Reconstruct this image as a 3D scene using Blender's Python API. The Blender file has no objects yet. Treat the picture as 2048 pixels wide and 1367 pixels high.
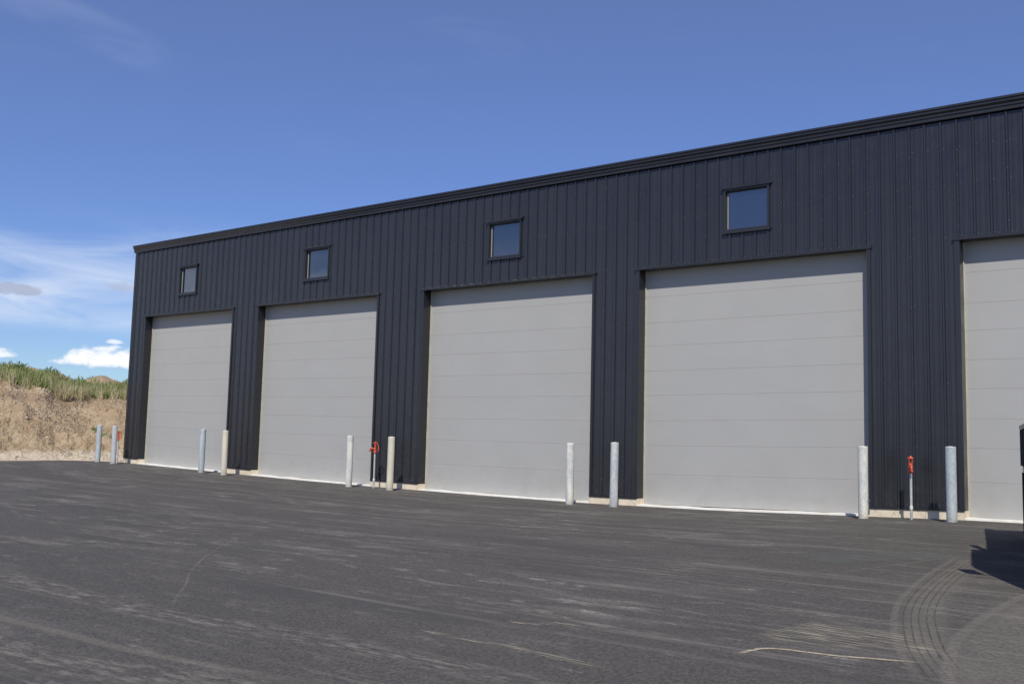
import bpy, math, random
from mathutils import Matrix, Vector, noise
random.seed(7)
scene = bpy.context.scene
COL = scene.collection
R = math.radians

# ------------------------------------------------------------------ camera
CAM = Vector((33.420, -20.575, 1.455))
yaw, pitch, roll = R(-36.932), R(5.596), R(1.410)
fw = Vector((math.sin(yaw)*math.cos(pitch), math.cos(yaw)*math.cos(pitch), math.sin(pitch)))
rt = Vector((math.cos(yaw), -math.sin(yaw), 0)); up = rt.cross(fw)
r2 = rt*math.cos(roll) + up*math.sin(roll); u2 = -rt*math.sin(roll) + up*math.cos(roll)
cd = bpy.data.cameras.new('camera'); co = bpy.data.objects.new('camera', cd); COL.objects.link(co)
co.matrix_world = Matrix(((r2.x, u2.x, -fw.x, CAM.x), (r2.y, u2.y, -fw.y, CAM.y), (r2.z, u2.z, -fw.z, CAM.z), (0, 0, 0, 1)))
cd.sensor_width = 36; cd.lens = 34.113; cd.clip_end = 6000; cd.clip_start = .05
scene.camera = co

# ------------------------------------------------------------------ light, sky, exposure
SUN = Vector((.57, -1.0, 1.22)).normalized()          # towards the sun
sl = bpy.data.lights.new('sun', 'SUN'); so = bpy.data.objects.new('sun', sl); COL.objects.link(so)
sl.energy = 4.2; sl.angle = R(.53); sl.color = (1, .945, .855)
so.rotation_euler = SUN.to_track_quat('Z', 'Y').to_euler(); so.location = (20, -40, 40)
vs = scene.view_settings
scene.display_settings.display_device = 'sRGB'
vs.view_transform = 'Standard'; vs.look = 'None'; vs.exposure = 0; vs.gamma = 1; vs.use_curve_mapping = False

class NT:
    """small helper round a node tree"""
    def __init__(s, tree): s.t = tree; s.n = tree.nodes; s.l = tree.links
    def new(s, typ, **kw):
        n = s.n.new(typ)
        for k, v in kw.items(): setattr(n, k, v)
        return n
    def link(s, a, b): s.l.new(a, b)
    def setin(s, sock, v):
        if hasattr(v, 'is_linked') or isinstance(v, bpy.types.NodeSocket): s.l.new(v, sock)
        else: sock.default_value = v
    def math(s, op, a, b=None, c=None, clamp=False):
        n = s.n.new('ShaderNodeMath'); n.operation = op; n.use_clamp = clamp
        for i, v in enumerate((a, b, c)):
            if v is not None: s.setin(n.inputs[i], v)
        return n.outputs[0]
    def mix(s, f, a, b, mode='MIX'):
        n = s.n.new('ShaderNodeMix'); n.data_type = 'RGBA'; n.blend_type = mode
        s.setin(n.inputs['Factor'], f)
        for k, v in (('A', a), ('B', b)):
            sock = [i for i in n.inputs if i.name == k and i.type == 'RGBA'][0]
            if isinstance(v, tuple) and len(v) == 3: v = (*v, 1)
            s.setin(sock, v)
        return [o for o in n.outputs if o.type == 'RGBA'][0]
    def noise(s, vec, scale, detail=4, rough=.55, dist=0):
        n = s.n.new('ShaderNodeTexNoise'); n.inputs['Scale'].default_value = scale; n.inputs['Detail'].default_value = detail
        n.inputs['Roughness'].default_value = rough; n.inputs['Distortion'].default_value = dist
        if vec is not None: s.l.new(vec, n.inputs['Vector'])
        return n.outputs['Fac']
    def voro(s, vec, scale, out='Distance', feature='F1'):
        n = s.n.new('ShaderNodeTexVoronoi'); n.feature = feature; n.inputs['Scale'].default_value = scale
        if vec is not None: s.l.new(vec, n.inputs['Vector'])
        return n.outputs[out]
    def step(s, v, a, b, lo=0., hi=1.):
        n = s.n.new('ShaderNodeMapRange'); n.interpolation_type = 'SMOOTHSTEP'
        s.setin(n.inputs['Value'], v); n.inputs['From Min'].default_value = a; n.inputs['From Max'].default_value = b
        n.inputs['To Min'].default_value = lo; n.inputs['To Max'].default_value = hi
        return n.outputs[0]
    def mapping(s, vec, scale=(1, 1, 1), rot=(0, 0, 0), loc=(0, 0, 0)):
        n = s.n.new('ShaderNodeMapping'); n.inputs['Scale'].default_value = scale; n.inputs['Rotation'].default_value = rot
        n.inputs['Location'].default_value = loc; s.l.new(vec, n.inputs['Vector']); return n.outputs[0]
    def bump(s, h, strength=.3, dist=.01):
        n = s.n.new('ShaderNodeBump'); n.inputs['Strength'].default_value = strength; n.inputs['Distance'].default_value = dist
        s.l.new(h, n.inputs['Height']); return n.outputs[0]

w = bpy.data.worlds.new('World'); scene.world = w; w.use_nodes = True
W = NT(w.node_tree); W.n.clear()
sky = W.new('ShaderNodeTexSky', sky_type='NISHITA'); sky.sun_disc = False
sky.sun_elevation = math.asin(SUN.z); sky.sun_rotation = math.atan2(SUN.x, SUN.y)
sky.altitude = 600; sky.air_density = 1.0; sky.dust_density = .5; sky.ozone_density = 2.2
tc = W.new('ShaderNodeTexCoord'); sx = W.new('ShaderNodeSeparateXYZ'); W.link(tc.outputs['Generated'], sx.inputs[0])
az = W.math('MULTIPLY', W.math('ARCTAN2', sx.outputs[0], sx.outputs[1]), 57.2958)
el = W.math('MULTIPLY', W.math('ARCSINE', sx.outputs[2]), 57.2958)
ae = W.new('ShaderNodeCombineXYZ'); W.link(az, ae.inputs[0]); W.link(el, ae.inputs[1]); AE = ae.outputs[0]
# high cirrus: long wisps, thickest near the horizon
ci1 = W.noise(W.mapping(AE, (.13, .55, 1), (0, 0, R(-7)), (4.1, 2.3, 0)), 1.0, 6, .56, .7)
ci2 = W.noise(W.mapping(AE, (.045, .16, 1), (0, 0, R(-10)), (1.7, 9.4, 0)), 1.0, 3, .5)
env = W.math('MULTIPLY', W.step(el, 4.6, 6.6), W.step(el, 7.8, 12.2, 1, 0))
cir = W.math('MULTIPLY', W.step(ci1, .22, .70), env)
cir = W.math('MULTIPLY', cir, W.step(ci2, .22, .50))
ci3 = W.noise(W.mapping(AE, (.10, .35, 1), (0, 0, R(28)), (7.7, 3.1, 0)), 1.0, 6, .6, .8)
hi = W.math('MULTIPLY', W.math('MULTIPLY', W.math('MULTIPLY', W.step(ci3, .50, .8), W.step(ci2, .50, .72)), W.step(el, 14, 20)), .16)
wl = W.math('DIVIDE', W.math('SUBTRACT', el, W.math('SUBTRACT', 21.7, W.math('MULTIPLY', W.math('ADD', az, 64), .27))), 1.3)
wisp = W.math('MULTIPLY', W.step(W.math('MULTIPLY', wl, wl), 0, 1, 1, 0), W.math('MULTIPLY', W.step(az, -72, -66), W.step(az, -60, -56, 1, 0)))
hi = W.math('MAXIMUM', hi, W.math('MULTIPLY', W.math('MULTIPLY', wisp, W.step(ci1, .25, .75)), .11))
cirf = W.math('MAXIMUM', W.math('MULTIPLY', cir, .95), hi)
# low cumulus: flat-bottomed puffs, drawn from noise all round, with the ones in view set by bearing and height
cn = W.noise(W.mapping(AE, (.9, 1.7, 1)), 1.0, 6, .62, .3)
def puff(a0, e0, ra, re, flat=.35):
    da = W.math('DIVIDE', W.math('SUBTRACT', az, a0), ra)
    de = W.math('DIVIDE', W.math('SUBTRACT', el, e0), re)
    lo = W.math('MULTIPLY', W.math('MINIMUM', de, 0), 1/flat)
    de2 = W.math('ADD', W.math('MAXIMUM', de, 0), lo)
    q = W.math('ADD', W.math('MULTIPLY', da, da), W.math('MULTIPLY', de2, de2))
    v = W.math('ADD', W.math('SUBTRACT', 1.0, q), W.math('MULTIPLY', W.math('SUBTRACT', cn, .5), 2.6))
    return v
white = W.step(puff(-59.8, 3.5, 2.8, 1.0), .0, .9)
white = W.math('MAXIMUM', white, W.math('MULTIPLY', W.step(puff(-64.8, 3.65, 1.0, .5), .1, .9), .85))
white = W.math('MAXIMUM', white, W.math('MULTIPLY', W.step(puff(-59.3, 4.6, .55, .22), .1, .9), .75))
white = W.math('MAXIMUM', white, W.math('MULTIPLY', W.step(puff(-52, 3.4, 3.5, .7), .15, .75), .9))
gen = W.noise(W.mapping(AE, (.16, .6, 1), (0, 0, 0), (3.3, 5.5, 0)), 1.0, 6, .58, .2)
gw = W.math('MULTIPLY', W.step(gen, .60, .70), W.math('MULTIPLY', W.step(el, 1.0, 2.2), W.step(el, 3.5, 6.0, 1, 0)))
gw = W.math('MULTIPLY', gw, W.step(W.math('ABSOLUTE', W.math('ADD', az, 61)), 5, 12))
white = W.math('MAXIMUM', white, gw)
grey = W.math('MAXIMUM', W.step(puff(-64.2, 7.0, 1.75, .5, .6), .15, .8), W.math('MULTIPLY', W.step(puff(-58.9, 7.6, 1.3, .42, .6), .15, .9), .6))
hs = W.new('ShaderNodeHueSaturation'); hs.inputs['Hue'].default_value = .512; hs.inputs['Saturation'].default_value = 1.28; hs.inputs['Value'].default_value = 1
W.link(sky.outputs[0], hs.inputs['Color'])
sk = W.mix(1.0, hs.outputs[0], (.58, .72, 1.0), 'MULTIPLY'); sk = W.mix(1.0, sk, (.90, 1.0, .92), 'ADD')   # thin high veil
c = W.mix(cirf, sk, (7.2, 8.1, 9.7))
c = W.mix(W.math('MULTIPLY', grey, .9), c, (4.3, 4.8, 6.4))
c = W.mix(white, c, (10.0, 10.1, 10.4))
bg = W.new('ShaderNodeBackground'); bg.inputs['Strength'].default_value = .1; W.link(c, bg.inputs['Color'])
wo = W.new('ShaderNodeOutputWorld'); W.link(bg.outputs[0], wo.inputs['Surface'])

# ------------------------------------------------------------------ materials
def mat(name):
    m = bpy.data.materials.new(name); m.use_nodes = True
    t = NT(m.node_tree); t.n.clear()
    b = t.new('ShaderNodeBsdfPrincipled'); o = t.new('ShaderNodeOutputMaterial'); t.link(b.outputs[0], o.inputs['Surface'])
    t.b = b; t.o = o
    return m, t
def coords(t, which='Object'):
    return t.new('ShaderNodeTexCoord').outputs[which]
def wpos(t): return t.new('ShaderNodeNewGeometry').outputs['Position']
def setp(t, **kw):
    names = dict(col='Base Color', rough='Roughness', metal='Metallic', spec='Specular IOR Level', normal='Normal', ior='IOR', coat='Coat Weight', coatr='Coat Roughness')
    for k, v in kw.items():
        if isinstance(v, tuple) and len(v) == 3: v = (*v, 1)
        t.setin(t.b.inputs[names[k]], v)
M = {}
# dark factory-painted steel siding
def metal_paint(name, col, rough, spec, dust=True):
    m, t = mat(name); P = wpos(t)
    n1 = t.noise(t.mapping(P, (1.2, 1.2, .25)), 1.3, 4)
    c = t.mix(t.step(n1, .3, .7), tuple(x*.9 for x in col), tuple(x*1.1 for x in col))
    rv = t.step(t.noise(P, 3.0, 3), .3, .7, rough-.05, rough+.06)
    if dust:   # splashed dust on the lowest half metre, speckled
        z = t.new('ShaderNodeSeparateXYZ'); t.link(P, z.inputs[0])
        low = t.step(z.outputs[2], .15, 1.25, 1, 0)
        sp = t.step(t.noise(P, 55, 3, .7), .56, .72)
        sm_ = t.step(t.noise(P, 4, 4, .6), .45, .75)
        f = t.math('MULTIPLY', low, t.math('ADD', t.math('MULTIPLY', sp, .22), t.math('MULTIPLY', sm_, .08)))
        c = t.mix(f, c, (.20, .18, .15))
    dn = t.noise(t.mapping(P, (1, 1, .35)), 2.2, 2)
    setp(t, col=c, rough=rv, spec=spec, normal=t.bump(dn, .12, .02))
    M[name] = m
metal_paint('siding', (.0220, .0225, .0285), .27, .60)
metal_paint('trim', (.020, .0205, .024), .30, .55, False)
# door sections: embossed grey steel
m, t = mat('door_grey'); P = wpos(t)
f1 = t.noise(P, 1.1, 4); f2 = t.math('ADD', t.noise(t.mapping(P, (160, 160, 60)), 1.0, 2), t.math('MULTIPLY', t.noise(t.mapping(P, (48, 48, .7)), 1.0, 2), 1.2)); oc = t.noise(t.mapping(P, (.5, .5, 1.7)), 1.0, 2)
c = t.mix(t.step(f1, .3, .7), (.368, .366, .350), (.380, .378, .362))
z = t.new('ShaderNodeSeparateXYZ'); t.link(P, z.inputs[0])
dirt = t.math('MULTIPLY', t.step(z.outputs[2], .0, 1.3, 1, 0), t.step(t.noise(P, 2.6, 5, .65), .40, .75))
c = t.mix(t.math('MULTIPLY', dirt, .26), c, (.27, .245, .21))
scr = t.step(t.noise(t.mapping(P, (1.6, 1, 14)), 1.0, 6, .7), .70, .76)
c = t.mix(t.math('MULTIPLY', scr, .10), c, (.6, .6, .58))
setp(t, col=c, rough=.52, spec=.4, normal=t.bump(t.math('ADD', t.math('MULTIPLY', f2, .0022), t.math('MULTIPLY', oc, .012)), .5, 1.0)); M['door'] = m
def plain(name, col, rough=.6, metal=0., spec=.5, var=.12, sc=6., bump=0.):
    m, t = mat(name); P = coords(t)
    n = t.noise(P, sc, 5, .6)
    c = t.mix(t.step(n, .3, .7), tuple(x*(1-var) for x in col), tuple(min(1, x*(1+var)) for x in col))
    kw = {}
    if bump: kw['normal'] = t.bump(t.noise(P, sc*6, 3), bump, .01)
    setp(t, col=c, rough=rough, metal=metal, spec=spec, **kw); M[name] = m
plain('seal', (.50, .47, .36), .7)
plain('sash', (.06, .055, .05), .5)
plain('sunlit_pale', (.42, .42, .39), .5, var=.05)  # pale tone painting sunlight on the left window edge
plain('rubber', (.018, .018, .019), .75, var=.3, bump=.2)
plain('screw', (.13, .13, .14), .4, .3)
plain('roof', (.05, .052, .06), .5)
plain('interior', (.02, .02, .02), .9)
plain('red_iron', (.50, .075, .032), .45, var=.18, sc=30)
plain('truck_paint', (.018, .019, .024), .25, var=.05)
plain('truck_steel', (.03, .03, .034), .5, var=.2)
plain('chrome', (.55, .55, .56), .2, 1.0)
plain('amber', (.6, .25, .03), .3)
plain('lamp_glass', (.6, .6, .58), .15)
# window glass: dark room behind a reflective low-e pane
m, t = mat('glass'); P = wpos(t)
setp(t, col=(.008, .012, .022), rough=.03, ior=2.55, spec=.5, normal=t.bump(t.noise(P, 1.3, 2), .06, .03)); M['glass'] = m
m, t = mat('glass_dark'); setp(t, col=(.01, .012, .014), rough=.03, ior=1.6); M['glass_dark'] = m
# concrete
m, t = mat('concrete'); P = wpos(t)
n = t.noise(P, 3, 6, .65); c = t.mix(t.step(n, .3, .7), (.64, .55, .41), (.76, .67, .52))
c = t.mix(t.math('MULTIPLY', t.step(t.noise(P, 14, 5, .7), .55, .7), .35), c, (.36, .31, .24))
crk = t.step(t.math('ABSOLUTE', t.math('SUBTRACT', t.noise(t.mapping(P, (3, 3, 1)), 1.0, 3), .5)), 0, .012, 1, 0)
c = t.mix(t.math('MULTIPLY', crk, .4), c, (.2, .17, .13))
setp(t, col=c, rough=.85, spec=.25, normal=t.bump(t.noise(P, 45, 4), .35, .01)); M['concrete'] = m
m, t = mat('concrete_pale'); P = wpos(t)
c = t.mix(t.step(t.noise(P, 5, 5), .35, .7), (.72, .69, .62), (.84, .82, .76))
setp(t, col=c, rough=.8, spec=.25, normal=t.bump(t.noise(P, 40, 3), .3, .008)); M['concrete_pale'] = m
# galvanised pipe (several weatherings)
def galv(name, a, b, stain, amt, metal=.35):
    m, t = mat(name); P = coords(t)
    sp = t.voro(t.mapping(P, (1, 1, .6)), 42, 'Color'); bw = t.new('ShaderNodeRGBToBW'); t.link(sp, bw.inputs[0])
    n = t.noise(t.mapping(P, (5, 5, 1.2)), 1.5, 5, .65)
    c = t.mix(bw.outputs[0], a, b)
    c = t.mix(t.math('MULTIPLY', t.step(n, .42, .62), amt), c, stain)
    z = t.new('ShaderNodeSeparateXYZ'); t.link(P, z.inputs[0])
    d = t.math('MULTIPLY', t.step(z.outputs[2], .02, .32, 1, 0), t.step(t.noise(P, 18, 4, .7), .35, .6))
    c = t.mix(t.math('MULTIPLY', d, .55), c, (.22, .19, .15))
    spk = t.step(t.noise(P, 60, 3, .7), .66, .72)
    c = t.mix(t.math('MULTIPLY', spk, .5), c, (.16, .15, .13))
    setp(t, col=c, rough=t.step(n, .3, .7, .5, .72), metal=metal, spec=.5, normal=t.bump(t.noise(P, 26, 3), .12, .006)); M[name] = m
galv('galv', (.32, .34, .355), (.50, .52, .53), (.62, .62, .59), .55, .05)
galv('galv_blue', (.29, .335, .36), (.44, .49, .515), (.56, .59, .59), .5, .05)
galv('galv_white', (.42, .43, .41), (.62, .63, .60), (.76, .73, .62), .75, 0.)
galv('galv_tan', (.50, .47, .38), (.60, .57, .47), (.66, .62, .46), .7, 0.)
# asphalt
m, t = mat('asphalt'); P = wpos(t)
agg = t.noise(P, 120, 2, .7); agg2 = t.voro(P, 75)
big = t.noise(t.mapping(P, (.10, .30, 1)), 1.0, 4, .55)
c = t.mix(t.step(big, .3, .7), (.072, .0655, .0585), (.098, .0890, .0795))
c = t.mix(t.step(t.noise(P, 30, 3, .72), .36, .66), (.054, .0505, .047), c)
vc = t.new('ShaderNodeRGBToBW'); t.link(t.voro(P, 62, 'Color'), vc.inputs[0]); c = t.mix(t.step(vc.outputs[0], .25, .8, .0, .28), c, (.20, .188, .17))
st1 = t.noise(t.mapping(P, (.42, 1.25, 1), (0, 0, R(2))), 1.0, 6, .68, .4)
da = t.noise(t.mapping(P, (1.7, 4.6, 1), (0, 0, R(-3))), 1.0, 5, .74, .2)
st3 = t.noise(t.mapping(P, (.05, .40, 1), (0, 0, R(1))), 1.0, 3, .5)
fine = t.step(t.noise(P, 26, 3, .75), .36, .64, .3, 1)
dust = t.math('MULTIPLY', t.math('MULTIPLY', t.step(da, .55, .65), t.step(st1, .36, .58, .18, 1)), fine)
dust = t.math('ADD', t.math('MULTIPLY', dust, .85), t.math('MULTIPLY', t.math('MULTIPLY', t.step(st1, .50, .70), fine), .45))
dust = t.math('MULTIPLY', dust, t.step(st3, .32, .62, .35, 1))
c = t.mix(dust, c, (.30, .277, .243))
dk = t.math('MULTIPLY', t.step(t.noise(t.mapping(P, (.22, .8, 1), (0, 0, R(-2)), (3, 8, 0)), 1.0, 4, .6), .50, .70), .60)
c = t.mix(dk, c, (.064, .060, .057))
# long faint lines left by the paver, along the building
ln = t.noise(t.mapping(P, (.022, 1.15, 1), (0, 0, R(.6)), (11, 5, 0)), 1.0, 3, .6)
lf = t.math('MULTIPLY', t.step(t.math('ABSOLUTE', t.math('SUBTRACT', ln, .52)), 0, .022, 1, 0), t.step(st1, .36, .62, .1, 1))
c = t.mix(t.math('MULTIPLY', lf, .34), c, (.25, .232, .205))
grit = t.step(t.voro(t.mapping(P, (1, 1, 1)), 2.3), .0, .028, 1, 0)
c = t.mix(t.math('MULTIPLY', grit, .8), c, (.50, .46, .40))
h = t.math('ADD', agg, t.math('MULTIPLY', agg2, .8))
setp(t, col=c, rough=.88, spec=.28, normal=t.bump(h, .30, .006)); M['asphalt'] = m
# dusty marks lying on the asphalt (partly covering)
def mark(name, col, cover, sc, lo, hi, stretch=(1, 1, 1)):
    m, t = mat(name); P = wpos(t)
    n = t.noise(t.mapping(P, stretch), sc, 6, .72)
    uv = t.new('ShaderNodeTexCoord').outputs['UV']; s = t.new('ShaderNodeSeparateXYZ'); t.link(uv, s.inputs[0])
    e = t.math('MULTIPLY', t.step(s.outputs[1], 0, .35), t.step(s.outputs[1], .65, 1, 1, 0))
    e = t.math('MULTIPLY', e, t.math('MULTIPLY', t.step(s.outputs[0], 0, .12), t.step(s.outputs[0], .85, 1, 1, 0)))
    f = t.math('MULTIPLY', t.math('MULTIPLY', t.step(n, lo, hi), e), cover)
    setp(t, col=col, rough=.95, spec=.1)
    tr = t.new('ShaderNodeBsdfTransparent'); mx = t.new('ShaderNodeMixShader')
    t.link(f, mx.inputs[0]); t.link(tr.outputs[0], mx.inputs[1]); t.link(t.b.outputs[0], mx.inputs[2]); t.link(mx.outputs[0], t.o.inputs['Surface'])
    M[name] = m
mark('mark_line', (.27, .24, .19), .55, 6, .36, .62)
mark('mark_tyre', (.30, .275, .235), .58, 34, .22, .80)
mark('mark_tread', (.075, .071, .067), .42, 5, .30, .62)
mark('mark_sand', (.44, .39, .30), .80, 11, .47, .63, (.20, 2.6, 1))
mark('mark_rim', (.50, .43, .31), .95, 18, .34, .52)
mark('mark_film', (.28, .26, .23), .65, 7, .42, .66, (.5, 1.6, 1))
mark('mark_damp', (.165, .175, .165), .45, 6, .2, .6)
# gravelly ground and dug earth
m, t = mat('gravel'); P = wpos(t)
c = t.mix(t.step(t.noise(P, .6, 5, .6), .3, .7), (.46, .38, .27), (.60, .52, .40))
c = t.mix(t.step(t.voro(P, 16), .1, .5), t.mix(.4, c, (.75, .69, .58)), c)
c = t.mix(t.math('MULTIPLY', t.step(t.noise(P, 9, 5, .7), .5, .7), .5), c, (.32, .24, .16))
setp(t, col=c, rough=.95, spec=.1, normal=t.bump(t.noise(P, 14, 6, .7), .6, .06)); M['gravel'] = m
m, t = mat('earth'); P = wpos(t)
c = t.mix(t.step(t.noise(P, .8, 6, .6), .32, .68), (.34, .245, .15), (.46, .355, .235))
c = t.mix(t.math('MULTIPLY', t.step(t.noise(P, 3.2, 6, .7), .50, .72), .6), c, (.53, .43, .30))
pe = t.voro(P, 9.5); c = t.mix(t.math('MULTIPLY', t.step(pe, .10, .20, 1, 0), t.step(t.noise(P, 2.3, 3), .45, .6)), c, (.62, .55, .45))
c = t.mix(t.math('MULTIPLY', t.step(t.noise(P, 6, 5, .75), .55, .75), .45), c, (.20, .145, .095))
zz = t.new('ShaderNodeSeparateXYZ'); t.link(P, zz.inputs[0]); zn = t.math('ADD', zz.outputs[2], t.math('MULTIPLY', t.math('SUBTRACT', t.noise(P, 1.6, 4), .5), .5))
c = t.mix(t.math('MULTIPLY', t.step(zn, .36, .56, 1, 0), .85), c, (.60, .52, .40))          # crushed gravel at the toe
c = t.mix(t.math('MULTIPLY', t.math('MULTIPLY', t.step(zn, 2.35, 2.6), t.step(zn, 2.75, 2.95, 1, 0)), .35), c, (.20, .14, .10))   # darker topsoil seam
setp(t, col=c, rough=.97, spec=.08, normal=t.bump(t.math('ADD', t.noise(P, 7, 8, .75), t.math('MULTIPLY', pe, -.5)), .8, .14)); M['earth'] = m
plain('stone', (.50, .43, .34), .9, var=.25, sc=3, bump=.3)
def leaf(name, ramp):
    m, t = mat(name)
    a = t.new('ShaderNodeAttribute', attribute_name='rnd'); cr = t.new('ShaderNodeValToRGB'); t.link(a.outputs['Fac'], cr.inputs[0])
    e = cr.color_ramp.elements
    while len(e) < len(ramp): e.new(.5)
    for i, (pos, col) in enumerate(ramp): e[i].position = pos; e[i].color = (*col, 1)
    setp(t, col=cr.outputs[0], rough=.65, spec=.25)
    tl = t.new('ShaderNodeBsdfTranslucent'); t.link(cr.outputs[0], tl.inputs['Color'])
    mx = t.new('ShaderNodeMixShader'); mx.inputs[0].default_value = .28
    t.link(t.b.outputs[0], mx.inputs[1]); t.link(tl.outputs[0], mx.inputs[2]); t.link(mx.outputs[0], t.o.inputs['Surface'])
    M[name] = m
leaf('weed', [(0, (.12, .17, .05)), (.4, (.22, .27, .085)), (.75, (.34, .36, .14)), (1, (.48, .44, .23))])
leaf('straw', [(0, (.28, .26, .12)), (.5, (.48, .42, .24)), (1, (.68, .60, .40))])

# ------------------------------------------------------------------ mesh helpers
class MB:
    def __init__(s): s.v = []; s.f = []; s.sm = []; s.uv = None
    def face(s, pts, smooth=False):
        b = len(s.v); s.v += [tuple(q) for q in pts]; s.f.append(tuple(range(b, b+len(pts)))); s.sm.append(smooth)
    def box(s, x0, x1, y0, y1, z0, z1, bev=0.):
        if bev <= 0:
            b = len(s.v); s.v += [(x, y, z) for z in (z0, z1) for y in (y0, y1) for x in (x0, x1)]
            for q in ((0, 2, 3, 1), (4, 5, 7, 6), (0, 1, 5, 4), (2, 6, 7, 3), (0, 4, 6, 2), (1, 3, 7, 5)):
                s.f.append(tuple(b+i for i in q)); s.sm.append(False)
            return
        # chamfered box: three inset shells hulled by hand
        bx = min(bev, (x1-x0)/2.01, (y1-y0)/2.01, (z1-z0)/2.01); b = len(s.v); idx = {}
        for sx_ in (0, 1):
            for sy in (0, 1):
                for sz in (0, 1):
                    X, Y, Z = (x0, x1)[sx_], (y0, y1)[sy], (z0, z1)[sz]
                    ix, iy, iz = X+(bx, -bx)[sx_], Y+(bx, -bx)[sy], Z+(bx, -bx)[sz]
                    for k, q in enumerate(((X, iy, iz), (ix, Y, iz), (ix, iy, Z))):
                        idx[sx_, sy, sz, k] = len(s.v); s.v.append(q)
        def add(*ids): s.f.append(tuple(idx[i] for i in ids)); s.sm.append(False)
        for a in (0, 1):
            q = [(a, 0, 0, 0), (a, 1, 0, 0), (a, 1, 1, 0), (a, 0, 1, 0)]; add(*(q if a else q[::-1]))
            q = [(0, a, 0, 1), (0, a, 1, 1), (1, a, 1, 1), (1, a, 0, 1)]; add(*(q if a else q[::-1]))
            q = [(0, 0, a, 2), (1, 0, a, 2), (1, 1, a, 2), (0, 1, a, 2)]; add(*(q if a else q[::-1]))
            for c_ in (0, 1):
                add((a, c_, 0, 0), (a, c_, 1, 0), (a, c_, 1, 1), (a, c_, 0, 1))
                add((a, 0, c_, 0), (a, 1, c_, 0), (a, 1, c_, 2), (a, 0, c_, 2))
                add((0, a, c_, 1), (1, a, c_, 1), (1, a, c_, 2), (0, a, c_, 2))
                for d_ in (0, 1): add((a, c_, d_, 0), (a, c_, d_, 1), (a, c_, d_, 2))
    def ring(s, x0, x1, z0, z1, tx, tz, y0, y1):       # rectangular frame, one closed shell
        b = len(s.v)
        for y in (y0, y1):
            s.v += [(x0, y, z0), (x1, y, z0), (x1, y, z1), (x0, y, z1), (x0+tx, y, z0+tz), (x1-tx, y, z0+tz), (x1-tx, y, z1-tz), (x0+tx, y, z1-tz)]
        for i in range(4):
            k = (i+1) % 4
            for q in ((i, k, 4+k, 4+i), (8+i, 8+k, 12+k, 12+i), (i, k, 8+k, 8+i), (4+i, 4+k, 12+k, 12+i)):
                s.f.append(tuple(b+w_ for w_ in q)); s.sm.append(False)
    def hexa(s, P8):                                   # 8 points, bottom ring then top ring
        b = len(s.v); s.v += [tuple(q) for q in P8]
        for q in ((3, 2, 1, 0), (4, 5, 6, 7), (0, 1, 5, 4), (1, 2, 6, 5), (2, 3, 7, 6), (3, 0, 4, 7)):
            s.f.append(tuple(b+i for i in q)); s.sm.append(False)
    def lathe(s, prof, n=20, ctr=(0, 0, 0), axis='Z', smooth=True):   # prof: (r, h)
        b = len(s.v)
        for r, h in prof:
            for i in range(n):
                a = 2*math.pi*i/n; x, y = r*math.cos(a), r*math.sin(a)
                q = (x, y, h) if axis == 'Z' else ((h, x, y) if axis == 'X' else (y, h, x))
                s.v.append((q[0]+ctr[0], q[1]+ctr[1], q[2]+ctr[2]))
        for j in range(len(prof)-1):
            for i in range(n):
                k = (i+1) % n
                s.f.append((b+j*n+i, b+j*n+k, b+(j+1)*n+k, b+(j+1)*n+i)); s.sm.append(smooth)
        for j, fl in ((0, True), (len(prof)-1, False)):
            if prof[j][0] > 1e-3:
                c0 = len(s.v); s.v += [s.v[b+j*n+i] for i in range(n)]
                q = tuple(c0+i for i in range(n)); s.f.append(q[::-1] if fl else q); s.sm.append(False)
    def tube(s, pts, rad, n=10, caps=True):
        pts = [Vector(q) for q in pts]; rr = rad if isinstance(rad, (list, tuple)) else [rad]*len(pts)
        b = len(s.v); prev = None
        for i, q in enumerate(pts):
            d = (pts[min(i+1, len(pts)-1)] - pts[max(i-1, 0)]).normalized()
            ref = prev if prev is not None else (Vector((0, 0, 1)) if abs(d.z) < .9 else Vector((1, 0, 0)))
            a = (ref - d*ref.dot(d)).normalized(); c_ = d.cross(a); prev = a
            for k in range(n):
                t_ = 2*math.pi*k/n; s.v.append(tuple(q + (a*math.cos(t_)+c_*math.sin(t_))*rr[i]))
        for j in range(len(pts)-1):
            for k in range(n):
                k2 = (k+1) % n; s.f.append((b+j*n+k, b+j*n+k2, b+(j+1)*n+k2, b+(j+1)*n+k)); s.sm.append(True)
        if caps:
            s.f.append(tuple(b+k for k in range(n))[::-1]); s.sm.append(False)
            s.f.append(tuple(b+(len(pts)-1)*n+k for k in range(n))); s.sm.append(False)
    def prism(s, prof, x0, x1):                        # closed (y,z) profile extruded along x
        b = len(s.v); n = len(prof)
        s.v += [(x0, y, z) for y, z in prof] + [(x1, y, z) for y, z in prof]
        for i in range(n):
            k = (i+1) % n; s.f.append((b+i, b+k, b+n+k, b+n+i)); s.sm.append(False)
        s.f.append(tuple(b+i for i in range(n))[::-1]); s.f.append(tuple(b+n+i for i in range(n))); s.sm += [False, False]
    def build(s, name, m, parent=None, kind=None, fix=True):
        me = bpy.data.meshes.new(name); me.from_pydata(s.v, [], s.f)
        me.polygons.foreach_set('use_smooth', s.sm)
        if s.uv:
            l = me.uv_layers.new(name='UVMap'); l.data.foreach_set('uv', [c_ for q in s.uv for c_ in q])
        me.materials.append(M[m]); me.update()
        if fix:
            import bmesh
            bm = bmesh.new(); bm.from_mesh(me); bmesh.ops.recalc_face_normals(bm, faces=bm.faces); bm.to_mesh(me); bm.free()
        o = bpy.data.objects.new(name, me); COL.objects.link(o)
        if parent: o.parent = parent
        if kind: o['kind'] = kind
        return o
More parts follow.
